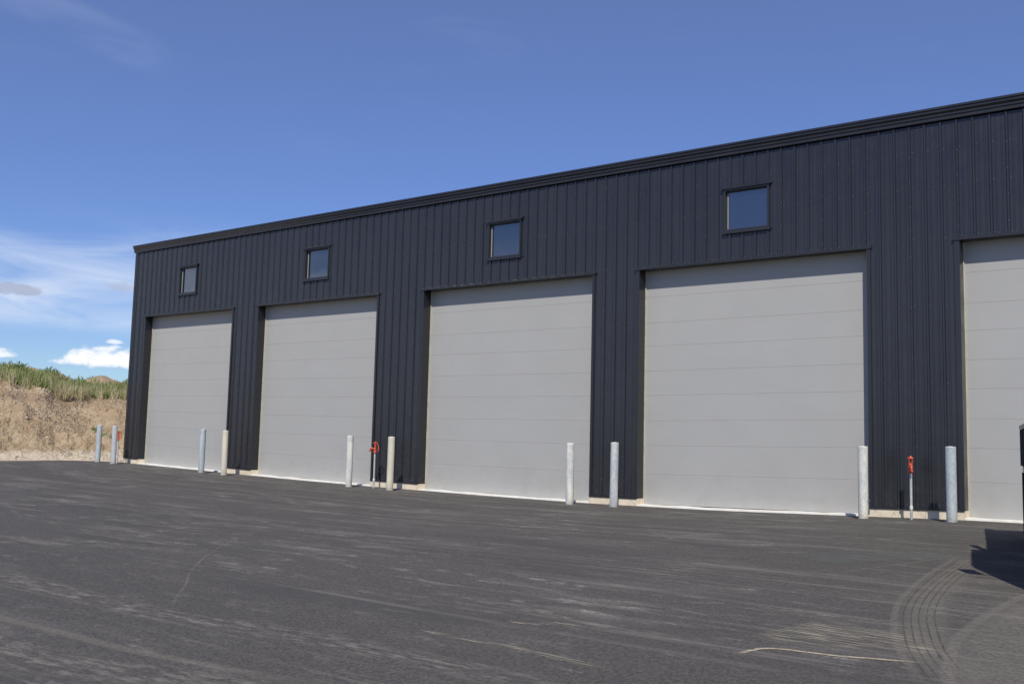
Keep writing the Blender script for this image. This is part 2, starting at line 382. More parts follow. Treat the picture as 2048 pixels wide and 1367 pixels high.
def tag(o, label, cat, group=None):
    o['label'] = label; o['category'] = cat
    if group: o['group'] = group
    return o
def empty(name, loc=(0, 0, 0), rz=0):
    o = bpy.data.objects.new(name, None); COL.objects.link(o); o.location = loc; o.rotation_euler = (0, 0, rz); o.empty_display_size = .3
    return o
def lerp(x, X, Z):
    if x <= X[0]: return Z[0]
    for i in range(len(X)-1):
        if x <= X[i+1]: return Z[i] + (Z[i+1]-Z[i])*(x-X[i])/(X[i+1]-X[i])
    return Z[-1]
def sm(t_): t_ = max(0., min(1., t_)); return t_*t_*(3-2*t_)

# ------------------------------------------------------------------ ground, asphalt
GX = [-8, -3, 0, 3, 6, 7.5, 10, 13, 17.5, 20.5, 24, 27.3, 29.1, 32, 40]
GZ = [.2, .2, .16, .095, .035, .0, -.045, -.08, -.115, -.118, -.075, .02, .075, .1, .1]
def G0(x):                                             # grade along the building, softened
    return (lerp(x-.6, GX, GZ) + 2*lerp(x, GX, GZ) + lerp(x+.6, GX, GZ))/4
def G(x, y): return G0(x)*sm((y+14)/12)
def axis(lo, hi, fine0, fine1, step):
    a = []; x = fine0
    while x < fine1: a.append(x); x += step
    a.append(fine1); d = step; x = fine1
    while x < hi: d *= 1.5; x += d; a.append(min(x, hi))
    d = step; x = fine0
    while x > lo: d *= 1.5; x -= d; a.insert(0, max(x, lo))
    return a
mb = MB(); ax_ = axis(-4000, 4000, -12, 44, 1.0); ay_ = axis(-4000, 4000, -30, 30, 1.0)
for y in ay_:
    for x in ax_:
        far = sm((math.hypot(x-15, y)-60)/60)
        mb.v.append((x, y, (G(x, min(y, 0)) - .035)*(1-far) - .05*far))
nx = len(ax_)
for j in range(len(ay_)-1):
    for i in range(nx-1):
        mb.f.append((j*nx+i, j*nx+i+1, (j+1)*nx+i+1, (j+1)*nx+i)); mb.sm.append(True)
ground = mb.build('ground', 'gravel', kind='structure', fix=False)

def edge_x(y):                                         # ragged left edge of the asphalt
    e = -1.85 + .10*math.sin(y*1.7) + .06*math.sin(y*4.3+1)
    if y > -1.5: e += 1.45*sm((y+1.5)/1.5)
    return e
mb = MB(); ys = []
y = -70.
while y < .30: ys.append(y); y += (2.0 if y < -20 else (.5 if y < -5 else .15))
ys.append(.30)
NXA = 110
for y in ys:
    e = edge_x(y)
    for i in range(NXA+1):
        x = e + (75-e)*(i/NXA)**1.25
        mb.v.append((x, y, G(x, y)))
n = NXA+1
for j in range(len(ys)-1):
    for i in range(NXA):
        mb.f.append((j*n+i, j*n+i+1, (j+1)*n+i+1, (j+1)*n+i)); mb.sm.append(True)
b = len(mb.v)
for j, y in enumerate(ys):                             # broken edge skirt
    q = mb.v[j*n]; mb.v.append((q[0]-.06, q[1], q[2]-.06))
for j in range(len(ys)-1): mb.f.append((j*n, (j+1)*n, b+j+1, b+j)); mb.sm.append(True)
asphalt = mb.build('asphalt_lot', 'asphalt', kind='structure', fix=False)

def strip(name, pts, width, m, lift=.002, sub=6):
    """flat stain laid on the asphalt; width may be a list"""
    P2 = []
    for i in range(len(pts)-1):                        # Catmull-Rom
        p0 = pts[max(i-1, 0)]; p1 = pts[i]; p2 = pts[i+1]; p3 = pts[min(i+2, len(pts)-1)]
        for k in range(sub):
            t_ = k/sub; t2 = t_*t_; t3 = t2*t_
            P2.append(tuple(.5*((2*p1[a]) + (-p0[a]+p2[a])*t_ + (2*p0[a]-5*p1[a]+4*p2[a]-p3[a])*t2 + (-p0[a]+3*p1[a]-3*p2[a]+p3[a])*t3) for a in (0, 1)))
    P2.append(pts[-1]); L = [0]
    for i in range(1, len(P2)): L.append(L[-1]+math.dist(P2[i], P2[i-1]))
    mb = MB(); mb.uv = []; N = len(P2); ring = []
    for i, q in enumerate(P2):
        a = Vector(P2[max(i-1, 0)]); b_ = Vector(P2[min(i+1, N-1)]); d = (b_-a).normalized(); nrm = Vector((-d.y, d.x))
        wd = width if not isinstance(width, (list, tuple)) else width[0]+(width[1]-width[0])*i/(N-1)
        ring.append([(q[0]+nrm.x*wd*o, q[1]+nrm.y*wd*o) for o in (.5, 0, -.5)])
    for i in range(N-1):
        for k in (0, 1):
            c4 = (ring[i][k], ring[i][k+1], ring[i+1][k+1], ring[i+1][k])
            mb.face([(x, y, G(x, y)+lift) for x, y in c4], True)
            u0, u1 = L[i]/L[-1], L[i+1]/L[-1]; v0, v1 = k*.5, k*.5+.5
            mb.uv += [(u0, v0), (u0, v1), (u1, v1), (u1, v0)]
    return mb.build(name, m, asphalt, fix=False)
def offset(pts, o):
    out = []
    for i, q in enumerate(pts):
        a = Vector(pts[max(i-1, 0)]); b_ = Vector(pts[min(i+1, len(pts)-1)]); d = (b_-a).normalized()
        out.append((q[0]-d.y*o, q[1]+d.x*o))
    return out
strip('dirt_line', [(22.6, -15.42), (22.25, -14.81), (21.75, -14.06), (21.21, -12.98), (20.82, -12.03), (20.34, -10.7), (19.08, -8.99), (17.56, -6.74), (16.78, -5.4)], .06, 'mark_line')
strip('dirt_line', [(20.71, -10.1), (22.08, -11.58), (22.55, -12.22), (23.38, -13.12), (24.12, -13.86), (24.79, -14.46), (25.33, -14.87), (25.88, -15.34), (26.37, -15.73), (26.68, -15.95)], .035, 'mark_line')
T1 = [(30.44, -6.6), (30.50, -7.6), (30.56, -8.6), (30.65, -9.6), (30.79, -10.7), (30.96, -11.58), (31.15, -12.29), (31.36, -12.98), (31.60, -13.60), (31.95, -14.4)]
strip('tyre_track', offset(T1, .20), .52, 'mark_tyre')
for k in range(5): strip('tread_line', offset(T1, .04+.062*k), .020, 'mark_tread', .004)
T2 = [(31.80, -8.9), (31.62, -9.8), (31.56, -10.7), (31.55, -11.64), (31.58, -12.41), (31.66, -13.04), (31.77, -13.63), (31.95, -14.3), (32.2, -15.0)]
strip('tyre_track', offset(T2, .34), .80, 'mark_tyre', .006)
strip('tyre_track', offset(T2, .05), .14, 'mark_tyre', .009)
strip('tyre_track', offset(T1, -.03), .09, 'mark_tyre', .006)
strip('sand_scrape', [(30.40, -12.9), (30.75, -12.95), (31.1, -12.90), (31.6, -12.7)], [1.5, 1.2], 'mark_sand', .003)
strip('sand_rim', [(30.57, -14.12), (30.62, -13.84), (30.73, -13.74), (30.89, -13.71), (31.13, -13.67), (31.38, -13.57), (31.65, -13.48)], .06, 'mark_rim', .005)
strip('sand_scrape', [(28.70, -14.3), (28.9, -14.22), (29.03, -14.06), (29.25, -13.98)], .16, 'mark_sand', .003)
strip('dust_band', [(23.0, -15.7), (23.56, -15.77), (25.28, -15.95), (26.62, -15.96), (27.48, -15.82), (28.44, -15.73), (29.33, -15.71), (31, -15.8)], .55, 'mark_film', .003)
strip('dust_band', [(24.6, -16.9), (25.85, -16.86), (26.6, -16.84), (27.47, -16.82), (28.12, -16.74), (29.2, -16.6)], .16, 'mark_tyre', .003)
strip('dust_band', [(28.4, -15.03), (28.65, -15.02), (29.01, -15.01), (29.42, -15.02), (29.74, -15.07), (30.2, -15.1)], .13, 'mark_sand', .004)
strip('dust_band', [(4, -4.6), (8.9, -4.5), (14.2, -4.7), (21.6, -5.2), (27.3, -5.6), (32, -5.4)], .32, 'mark_film', .003)
strip('dust_band', [(3, -7.0), (9, -7.2), (15, -7.4), (22, -7.1), (29, -6.9)], .28, 'mark_film', .003)
strip('dust_band', [(7, -3.1), (14, -3.0), (22, -3.2), (30, -3.0)], .22, 'mark_film', .003)
strip('damp_patch', [(28.9, -8.6), (29.4, -7.9), (30.0, -7.2), (30.4, -6.4)], 1.3, 'mark_damp', .003)
strip('dirt_line', [(29.7, -9.6), (29.95, -8.6), (30.15, -7.9), (30.3, -7.1)], .05, 'mark_line', .004)

strip('dust_band', [(29.3, -12.2), (30.2, -12.35), (31.0, -12.2), (31.9, -11.9)], .10, 'mark_film', .004)
strip('dust_band', [(27.2, -13.6), (28.4, -13.7), (29.6, -13.9), (30.6, -13.9)], .30, 'mark_film', .003)
strip('dust_band', [(22.5, -16.6), (24.2, -17.3), (26.0, -17.6), (28.0, -17.2), (30.0, -16.4)], .8, 'mark_film', .003)
strip('dust_band', [(6, -5.9), (12, -5.7), (18, -6.0), (25, -6.2), (30, -6.0)], .18, 'mark_film', .004)
strip('dust_band', [(9, -1.7), (15, -1.8), (22, -1.7), (30, -1.6)], .16, 'mark_film', .004)
# ------------------------------------------------------------------ the earth bank to the left
BO = Vector((-1.9, -1.4)); BF = Vector((-.8785, .4777)); BR = Vector((.4777, .8785))
TV = [-30, -8, -4, -2.6, -2.2, -1.85, -1.48, -1.15, -.76, -.5, -.05, .55, 1.35, 2.4, 6, 30]
TZ = [3.4, 3.3, 3.2, 3.34, 3.36, 3.18, 3.06, 3.20, 3.12, 2.88, 2.74, 2.80, 2.78, 2.72, 2.8, 3.0]
def bank_z(u, v):
    n1 = noise.fractal(Vector((u*.55, v*.55, 3.1)), 1.0, 2.1, 5)
    n2 = noise.fractal(Vector((u*2.2, v*2.2, 8.2)), .8, 2.2, 4)
    n3 = noise.fractal(Vector((u*6.5, v*6.5, 1.2)), .9, 2.0, 3)
    top = lerp(v, TV, TZ)
    toe = 1.4 + 1.9*sm((v+1.2)/2.6) + .30*n1 + .15*math.sin(v*2.2)
    run = 6.6 + .5*math.sin(v*.8+1)
    s_ = max(0., min(1., (u-toe)/run))
    prof = s_**.92 if s_ < .9 else .9**.92 + (1-.9**.92)*sm((s_-.9)/.1)
    base = .17 + .07*max(0, u)*sm(u/1.2)
    base = min(base, .5)
    z_ = base + (top-base)*prof
    # a nearer spoil heap running down to the right, and a shallow slump behind it
    sp_z = 2.95 - .66*math.hypot((u-5.2)*1.0, (v+3.0)*.72) + .22*n1
    z_ = max(z_, sp_z) if u > .6 else z_
    z_ -= .09*math.exp(-((v-.25-(u-6.2)*.25)/.32)**2)*sm((s_-.55)/.3)*sm((1.1-s_)/.1) * (1 if v < 3 else 0)
    act = sm(u/.8)
    if s_ >= 1:
        k = u-toe-run
        z_ = top + .10*n1 + min(k, 16)*.078 + .12*n2*sm(k)
    else:
        z_ += act*(.26*n1 + .12*n2 + .045*n3)
    return z_ - .10*(1-sm((u+.3)/.7))
def bank_p(u, v):
    q = BO + BF*u + BR*v; return (q.x, q.y, bank_z(u, v) - (.19-G(q.x, min(q.y, 0)))*(1-sm(u/3)))
def span(lo, hi, f0, f1, st, g=1.35):
    a = []; x = f0
    while x < f1: a.append(x); x += st
    d = st; x = f1
    while x < hi: a.append(x); d *= g; x += d
    a.append(hi); d = st; x = f0
    while x > lo: d *= g; x -= d; a.insert(0, max(x, lo))
    return a
us = span(-.1, 26, -.1, 11, .08, 1.2); us = [u for u in us]; vs_ = span(-26, 22, -4.2, 4.6, .075, 1.22)
mb = MB()
for u in us:
    for v in vs_: mb.v.append(bank_p(u, v))
nv = len(vs_)
for j in range(len(us)-1):
    for i in range(nv-1): mb.f.append((j*nv+i, j*nv+i+1, (j+1)*nv+i+1, (j+1)*nv+i)); mb.sm.append(False)
bank = mb.build('earth_bank', 'earth', kind='structure', fix=False)
# far spoil heaps showing above the weeds
def heap(u, v, rad, hgt):
    mb = MB(); N, K = 30, 12; q = BO + BF*u + BR*v
    for k in range(K+1):
        r_ = rad*k/K
        for i in range(N):
            a = 2*math.pi*i/N; x, y = r_*math.cos(a), r_*math.sin(a)
            nz = noise.fractal(Vector((x*.9+u, y*.9+v, 5)), .9, 2.1, 4)
            mb.v.append((q.x+x, q.y+y, 3.1 + hgt*(math.exp(-(2.1*k/K)**2)*1.02-.02) + .30*nz*(.5+k/K)))
    for k in range(K):
        for i in range(N): mb.f.append((k*N+i, k*N+(i+1) % N, (k+1)*N+(i+1) % N, (k+1)*N+i)); mb.sm.append(True)
    return mb.build('earth_mound', 'earth', kind='structure')
heap(22, -2.75, 3.4, 1.74); heap(21, -1.95, 3.2, 1.66); heap(20, -.70, 2.8, 1.36); heap(21, 1.75, 3.6, 1.34); heap(24, -8, 4, 1.9); heap(24, 8, 4, 1.7)
# loose stones on the slope
mb = MB(); rs = random.Random(3)
ICO = [Vector(q).normalized() for q in ((0, 0, 1), (.89, 0, .45), (.28, .85, .45), (-.72, .53, .45), (-.72, -.53, .45), (.28, -.85, .45), (.72, .53, -.45), (-.28, .85, -.45), (-.89, 0, -.45), (-.28, -.85, -.45), (.72, -.53, -.45), (0, 0, -1))]
IF = [(0, 1, 2), (0, 2, 3), (0, 3, 4), (0, 4, 5), (0, 5, 1), (1, 6, 2), (2, 7, 3), (3, 8, 4), (4, 9, 5), (5, 10, 1), (6, 7, 2), (7, 8, 3), (8, 9, 4), (9, 10, 5), (10, 6, 1), (11, 7, 6), (11, 8, 7), (11, 9, 8), (11, 10, 9), (11, 6, 10)]
for i in range(3600):
    u = rs.uniform(.2, 10.0); v = rs.uniform(-4.2, 4.6); s_ = .012 + .035*rs.random()**3
    if rs.random() < .01: s_ *= 2.3
    q = bank_p(u, v); b = len(mb.v); st = (rs.uniform(.7, 1.4), rs.uniform(.7, 1.4), rs.uniform(.5, .9))
    for d in ICO:
        k = s_*rs.uniform(.8, 1.15); mb.v.append((q[0]+d.x*k*st[0], q[1]+d.y*k*st[1], q[2]+d.z*k*st[2]+s_*.2))
    for f_ in IF: mb.f.append(tuple(b+a for a in f_)); mb.sm.append(False)
stones = mb.build('loose_stones', 'stone', kind='stuff', fix=False)
tag(stones, 'pale loose stones scattered over the bare earth bank', 'stones')
# weeds and dry grass on the crest
def top_u(v): return 1.4 + 1.9*sm((v+1.2)/2.6) + 6.6 + .5*math.sin(v*.8+1)
def blades(name, m, spots, label, cat):
    V = []; F = []; A = []
    for (x, y, z_, h, wd, lean, rnd, bend) in spots:
        a = rs.uniform(0, math.tau); dx, dy = math.cos(a), math.sin(a); lx, ly = lean
        b = len(V); segs = ((0, 1), (.5, .8), (.85, .45))
        for t_, k in segs:
            ox, oy = lx*t_+bend[0]*t_*t_, ly*t_+bend[1]*t_*t_
            V.append((x+ox-dx*wd*k*.5, y+oy-dy*wd*k*.5, z_+h*t_)); V.append((x+ox+dx*wd*k*.5, y+oy+dy*wd*k*.5, z_+h*t_))
        V.append((x+lx+bend[0], y+ly+bend[1], z_+h*.98)); A += [rnd]*7
        F += [(b, b+1, b+3, b+2), (b+2, b+3, b+5, b+4), (b+4, b+5, b+6)]
    me = bpy.data.meshes.new(name); me.from_pydata(V, [], F); at = me.attributes.new('rnd', 'FLOAT', 'POINT'); at.data.foreach_set('value', A)
    me.materials.append(M[m]); o = bpy.data.objects.new(name, me); COL.objects.link(o); o['kind'] = 'stuff'
    return tag(o, label, cat)
sp = []
for i in range(21000):                                 # leafy green growth
    v = rs.uniform(-15, 11) if i % 3 == 0 else rs.uniform(-4.3, 4.3); tu = top_u(v)
    u = tu + .1 + 12*rs.random()**1.15
    cl = noise.noise(Vector((u*.8, v*1.1, 0)))
    if cl < -.28 and rs.random() < .8: continue
    q = bank_p(u, v); h = rs.uniform(.2, .58)*(1+.8*max(0, cl))*(.7+.3*min(1, (u-tu)/2))
    sp.append((q[0], q[1], q[2]-.03, h, rs.uniform(.02, .06), (rs.gauss(0, .07), rs.gauss(0, .07)), min(1, max(0, .40+.9*cl*.5+rs.gauss(0, .22))), (rs.gauss(0, .05), rs.gauss(0, .05))))
for i in range(46):                                    # taller bushy weeds along the skyline
    v = rs.uniform(-4.2, 4.2); u = top_u(v)+rs.uniform(6, 13); q = bank_p(u, v); hh = rs.uniform(.35, .75)
    for k in range(90):
        a = rs.uniform(0, math.tau); r_ = rs.random()**.6*.38
        sp.append((q[0]+r_*math.cos(a), q[1]+r_*math.sin(a), q[2]+hh*rs.random()*(1-r_*1.2), rs.uniform(.1, .22), rs.uniform(.035, .08), (rs.gauss(0, .09), rs.gauss(0, .09)), min(1, max(0, rs.gauss(.25, .16))), (0, 0)))
for (u, v) in ((5.6, 1.2), (4.9, 1.55), (4.4, 1.9), (5.3, -1.4), (6.0, -2.5), (4.2, 2.5)):   # odd tufts on the slope
    q = bank_p(u, v)
    for k in range(60):
        a = rs.uniform(0, math.tau); r_ = rs.random()*.16; uu = u+r_*math.cos(a); vv = v+r_*math.sin(a); qq = bank_p(uu, vv)
        sp.append((*qq, rs.uniform(.06, .2), .025, (rs.gauss(0, .06), rs.gauss(0, .06)), rs.uniform(.1, .6), (0, 0)))
blades('weeds', 'weed', sp, 'green weeds covering the crest of the earth bank', 'weeds')
sp = []
for i in range(5200):
    v = rs.uniform(-5, 5); tu = top_u(v); d = rs.random()**1.7*4.5; u = tu - .1 + d
    cl = noise.noise(Vector((u*.5+9, v*1.6, 4)))
    if v < -.9 and rs.random() < .62: continue
    if cl < .0 and rs.random() < .72: continue
    q = bank_p(u, v); h = rs.uniform(.25, .72)*(1+.6*max(0, cl))
    sp.append((q[0], q[1], q[2]-.02, h, rs.uniform(.010, .024), (rs.gauss(0, .08), rs.gauss(0, .08)), rs.random(), (rs.gauss(0, .10), rs.gauss(0, .10))))
for (v, n_) in ((.0, 60), (.16, 60), (.62, 50), (.75, 30), (1.5, 40), (2.1, 40), (-.35, 30), (-2.2, 25)):
    for k in range(n_):
        vv = v+rs.gauss(0, .06); u = top_u(vv)-.25+rs.gauss(0, .10); q = bank_p(u, vv)
        sp.append((*q, rs.uniform(.4, .75), rs.uniform(.012, .026), (rs.gauss(0, .10), rs.gauss(0, .10)), rs.uniform(.5, 1), (rs.gauss(0, .08), rs.gauss(0, .08))))
blades('dry_grass', 'straw', sp, 'straw-coloured dry grass along the front edge of the bank', 'grass')

# ------------------------------------------------------------------ the warehouse
H = 5.593; TOPZ = 8.085; WZ0, WZ1 = 6.273, 7.289; XEND = 43.3; DEPTH = 24.
JAMB = [(.866, 6.015), (7.40, 12.90), (14.783, 20.473), (21.823, 27.257), (29.072, 34.53), (35.90, 41.36)]
WIN = [(2.844, 3.877), (9.600, 10.727), (17.074, 18.194), (24.025, 25.120), (31.24, 32.36)]
bld = empty('warehouse', (0, 0, 0))
tag(bld, 'long charcoal metal-clad warehouse with a row of tall grey overhead doors', 'warehouse')
def zb(x): return G0(x) + .20
RIB = .3048; PH = .098
def prof_pts():
    """breakpoints of one 12-inch repeat, (offset from rib centre, depth)"""
    return [(-.032, 0), (-.016, -.036), (.016, -.036), (.032, 0), (.080, 0), (.087, -.0085), (.108, -.0085), (.115, 0), (.189, 0), (.196, -.0085), (.217, -.0085), (.224, 0)]
BP = []
k0 = -2
for k in range(k0, int(XEND/RIB)+3):
    for o, d in prof_pts(): BP.append((PH + k*RIB + o, d))
BP.sort()
BX = [q[0] for q in BP]; BD = [q[1] for q in BP]
import bisect
def depth(x):
    i = bisect.bisect_right(BX, x)
    if i <= 0 or i >= len(BX): return 0.
    a, b_ = BX[i-1], BX[i]; return BD[i-1] + (BD[i]-BD[i-1])*(x-a)/(b_-a)
openings = [(a, b_, -9, H) for a, b_ in JAMB] + [(a, b_, WZ0, WZ1) for a, b_ in WIN]
lap0 = PH + 92*RIB                                     # a panel lap near x = 28.1
lap = lap0 - math.ceil(lap0/.9144)*.9144
screws = MB()
def screw(x, z_):
    y_ = depth(x) - .002; r_ = .0095
    screws.lathe([(r_, 0), (r_, .004), (r_*.55, .004), (r_*.55, .010)], 6, (x, y_, z_), 'Y', False)
def build_screw_flip(): pass
while lap < XEND:
    a, b_ = max(lap, .06), min(lap+.9144, XEND-.06)
    if b_-a > .02:
        cuts = sorted({a, b_, *[x for x in BX if a < x < b_], *[x for o in openings for x in o[:2] if a < x < b_]})
        mb = MB(); upper = MB(); split = True; tiny = .0012*(-1 if int(round(lap/.9144)) % 2 else 1)
        for x0, x1 in zip(cuts[:-1], cuts[1:]):
            xm = (x0+x1)/2; iv = [(None, TOPZ-.03)]
            ops = [o for o in openings if o[0] < xm < o[1]]
            lo = None; segs = []
            door = [o for o in ops if o[2] < -1]; win = [o for o in ops if o[2] > 0]
            start = H if door else None
            if win: segs = [(start, win[0][2]), (win[0][3], TOPZ-.03)]
            else: segs = [(start, TOPZ-.03)]
            split = split and bool(win)
            for s0, s1 in segs:
                za = zb(x0) if s0 is None else s0; zc = zb(x1) if s0 is None else s0
                y0, y1 = depth(x0)+tiny, depth(x1)+tiny
                (upper if (win and s0 == WZ1) else mb).face([(x0, y0, za), (x1, y1, zc), (x1, y1, s1), (x0, y0, s1)])
        if upper.f and not split:                      # a window only bites into this panel: keep it whole
            o_ = len(mb.v); mb.v += upper.v; mb.f += [tuple(o_+i for i in f_) for f_ in upper.f]; mb.sm += upper.sm
        elif upper.f: upper.build('siding_panel', 'siding', bld, fix=False)
        if mb.f: mb.build('siding_panel', 'siding', bld, fix=False)
    lap += .9144
def inside(x, z_, pad=.12):
    return any(o[0]-pad < x < o[1]+pad and o[2] < z_ < o[3]+.04 for o in openings)
girts = [1.45, 2.75, 4.3, 5.68, 6.75, 7.5]
k = 0; x = PH - 5*RIB
while x < XEND:
    x = PH + k*RIB; k += 1
    if x < .25 or x > XEND-.2: continue
    for gz in girts:
        xx = x + .055
        if not inside(xx, gz): screw(xx, gz + .01*math.sin(k*1.7))
    xx = x + .055
    if not inside(xx, zb(x)+.07): screw(xx, zb(x)+.07)
    if not inside(xx+.1, zb(x)+.07): screw(xx+.1, zb(x)+.07)
    if (k-1-92) % 3 == 0:
        z_ = zb(x)+.4
        while z_ < TOPZ-.3:
            if not inside(x, z_): screw(x+.004, z_)
            z_ += .52
for a, b_ in JAMB:                                     # along the door heads
    x = a+.1
    while x < b_: screw(x, H+.068); x += .1524
so_ = screws.build('screws', 'screw', bld, kind='stuff')
# liner behind the siding so that no light leaks, and the hidden sides, back and roof
for x0, x1 in zip([.1]+[b_ for a, b_ in JAMB], [a for a, b_ in JAMB]+[XEND-.1]):
    mb = MB(); mb.hexa([(x0+.03 if x0 > .2 else x0, .05, zb(x0)+.02), (x1-.03, .05, zb(x1)+.02), (x1-.03, .25, zb(x1)+.02), (x0+.03, .25, zb(x0)+.02),
             (x0+.03, .05, H+.2), (x1-.03, .05, H+.2), (x1-.03, .25, H+.2), (x0+.03, .25, H+.2)]); mb.build('wall_core', 'interior', bld)
for z0, z1 in ((H+.215, WZ0-.05), (WZ1+.05, TOPZ-.05)):
    mb = MB(); mb.box(.1, XEND-.1, .05, .25, z0, z1); mb.build('wall_core', 'interior', bld)
xs = [.1]+[v for a, b_ in WIN for v in (a-.05, b_+.05)]+[XEND-.1]
for i in range(0, len(xs), 2):
    mb = MB(); mb.box(xs[i], xs[i+1], .05, .25, WZ0-.045, WZ1+.045); mb.build('wall_core', 'interior', bld)
def ribbed(name, x, y0, y1, z0, z1, sgn):
    mb = MB(); y = y0
    while y < y1-.01:
        for o, d, o2, d2 in ((0, 0, .12, 0), (.12, 0, .135, .03), (.135, .03, .165, .03), (.165, .03, .18, 0), (.18, 0, .3048, 0)):
            a, b_ = y+o, min(y+o2, y1)
            if a < y1: mb.face([(x+sgn*d, a, z0), (x+sgn*d2, b_, z0), (x+sgn*d2, b_, z1), (x+sgn*d, a, z1)])
        y += .3048
    return mb.build(name, 'siding', bld, fix=False)
ribbed('end_wall', .0, .10, DEPTH, .28, TOPZ-.03, -1); ribbed('end_wall', XEND, .10, DEPTH, .25, TOPZ-.03, 1)
mb = MB(); mb.box(0, XEND, DEPTH, DEPTH+.1, .1, TOPZ); mb.build('back_wall', 'siding', bld)
mb = MB(); ym = DEPTH/2
mb.prism([(.02, TOPZ), (ym, TOPZ+1.0), (DEPTH+.2, TOPZ), (DEPTH+.2, TOPZ+.06), (ym, TOPZ+1.07), (.02, TOPZ+.06)], -.02, XEND+.02); mb.build('roof', 'roof', bld)
# eave gutter: stepped box profile
E0 = TOPZ-.01
gp = [(.0, E0), (-.070, E0), (-.074, E0+.012), (-.074, E0+.060), (-.094, E0+.085), (-.094, E0+.120), (-.128, E0+.165), (-.128, E0+.205), (-.150, E0+.222), (-.150, E0+.262), (-.138, E0+.270), (-.128, E0+.262), (0, E0+.262)]
mb = MB(); gx = [-.11, 6.1, 12.2, 18.3, 24.4, 30.5, 36.6, XEND+.11]
for a, b_ in zip(gx[:-1], gx[1:]):
    mb = MB(); mb.prism(gp, a+.0015, b_-.0015); mb.build('gutter', 'trim', bld)
mb = MB()                                              # end caps' return along the gable
mb.box(-.10, -.036, .002, DEPTH, E0+.02, E0+.20); mb.build('rake_trim', 'trim', bld)
mb = MB(); mb.box(-.046, .075, -.046, -.003, zb(0)-.02, TOPZ-.02); mb.box(-.046, -.004, -.003, .11, zb(0)-.02, TOPZ-.02); mb.build('corner_trim', 'trim', bld)
# piers: concrete curb and base flashing between the doors
piers = list(zip([-.02]+[b_ for a, b_ in JAMB], [a for a, b_ in JAMB]+[XEND]))
for a, b_ in piers:
    nseg = max(1, int((b_-a)/.5)); mb = MB(); fl = MB()
    rim = .012
    mb.hexa([(a, -.030, G0(a)-.15), (b_, -.030, G0(b_)-.15), (b_, .42, G0(b_)-.15), (a, .42, G0(a)-.15), (a, -.030, zb(a)-.030), (b_, -.030, zb(b_)-.030), (b_, .42, zb(b_)-.030), (a, .42, zb(a)-.030)])
    mb.build('curb', 'concrete', bld)
    x0, x1 = a-.0, b_+.0
    for y0, y1, d0, d1 in ((-.046, .01, -.014, .006), (-.054, -.046, -.034, .002)):
        fl.hexa([(x0, y0, zb(x0)+d0), (x1, y0, zb(x1)+d0), (x1, y1, zb(x1)+d0+.002), (x0, y1, zb(x0)+d0+.002), (x0, y0, zb(x0)+d1), (x1, y0, zb(x1)+d1), (x1, y1, zb(x1)+d1), (x0, y1, zb(x0)+d1)])
    fl.build('base_flashing', 'trim', bld)
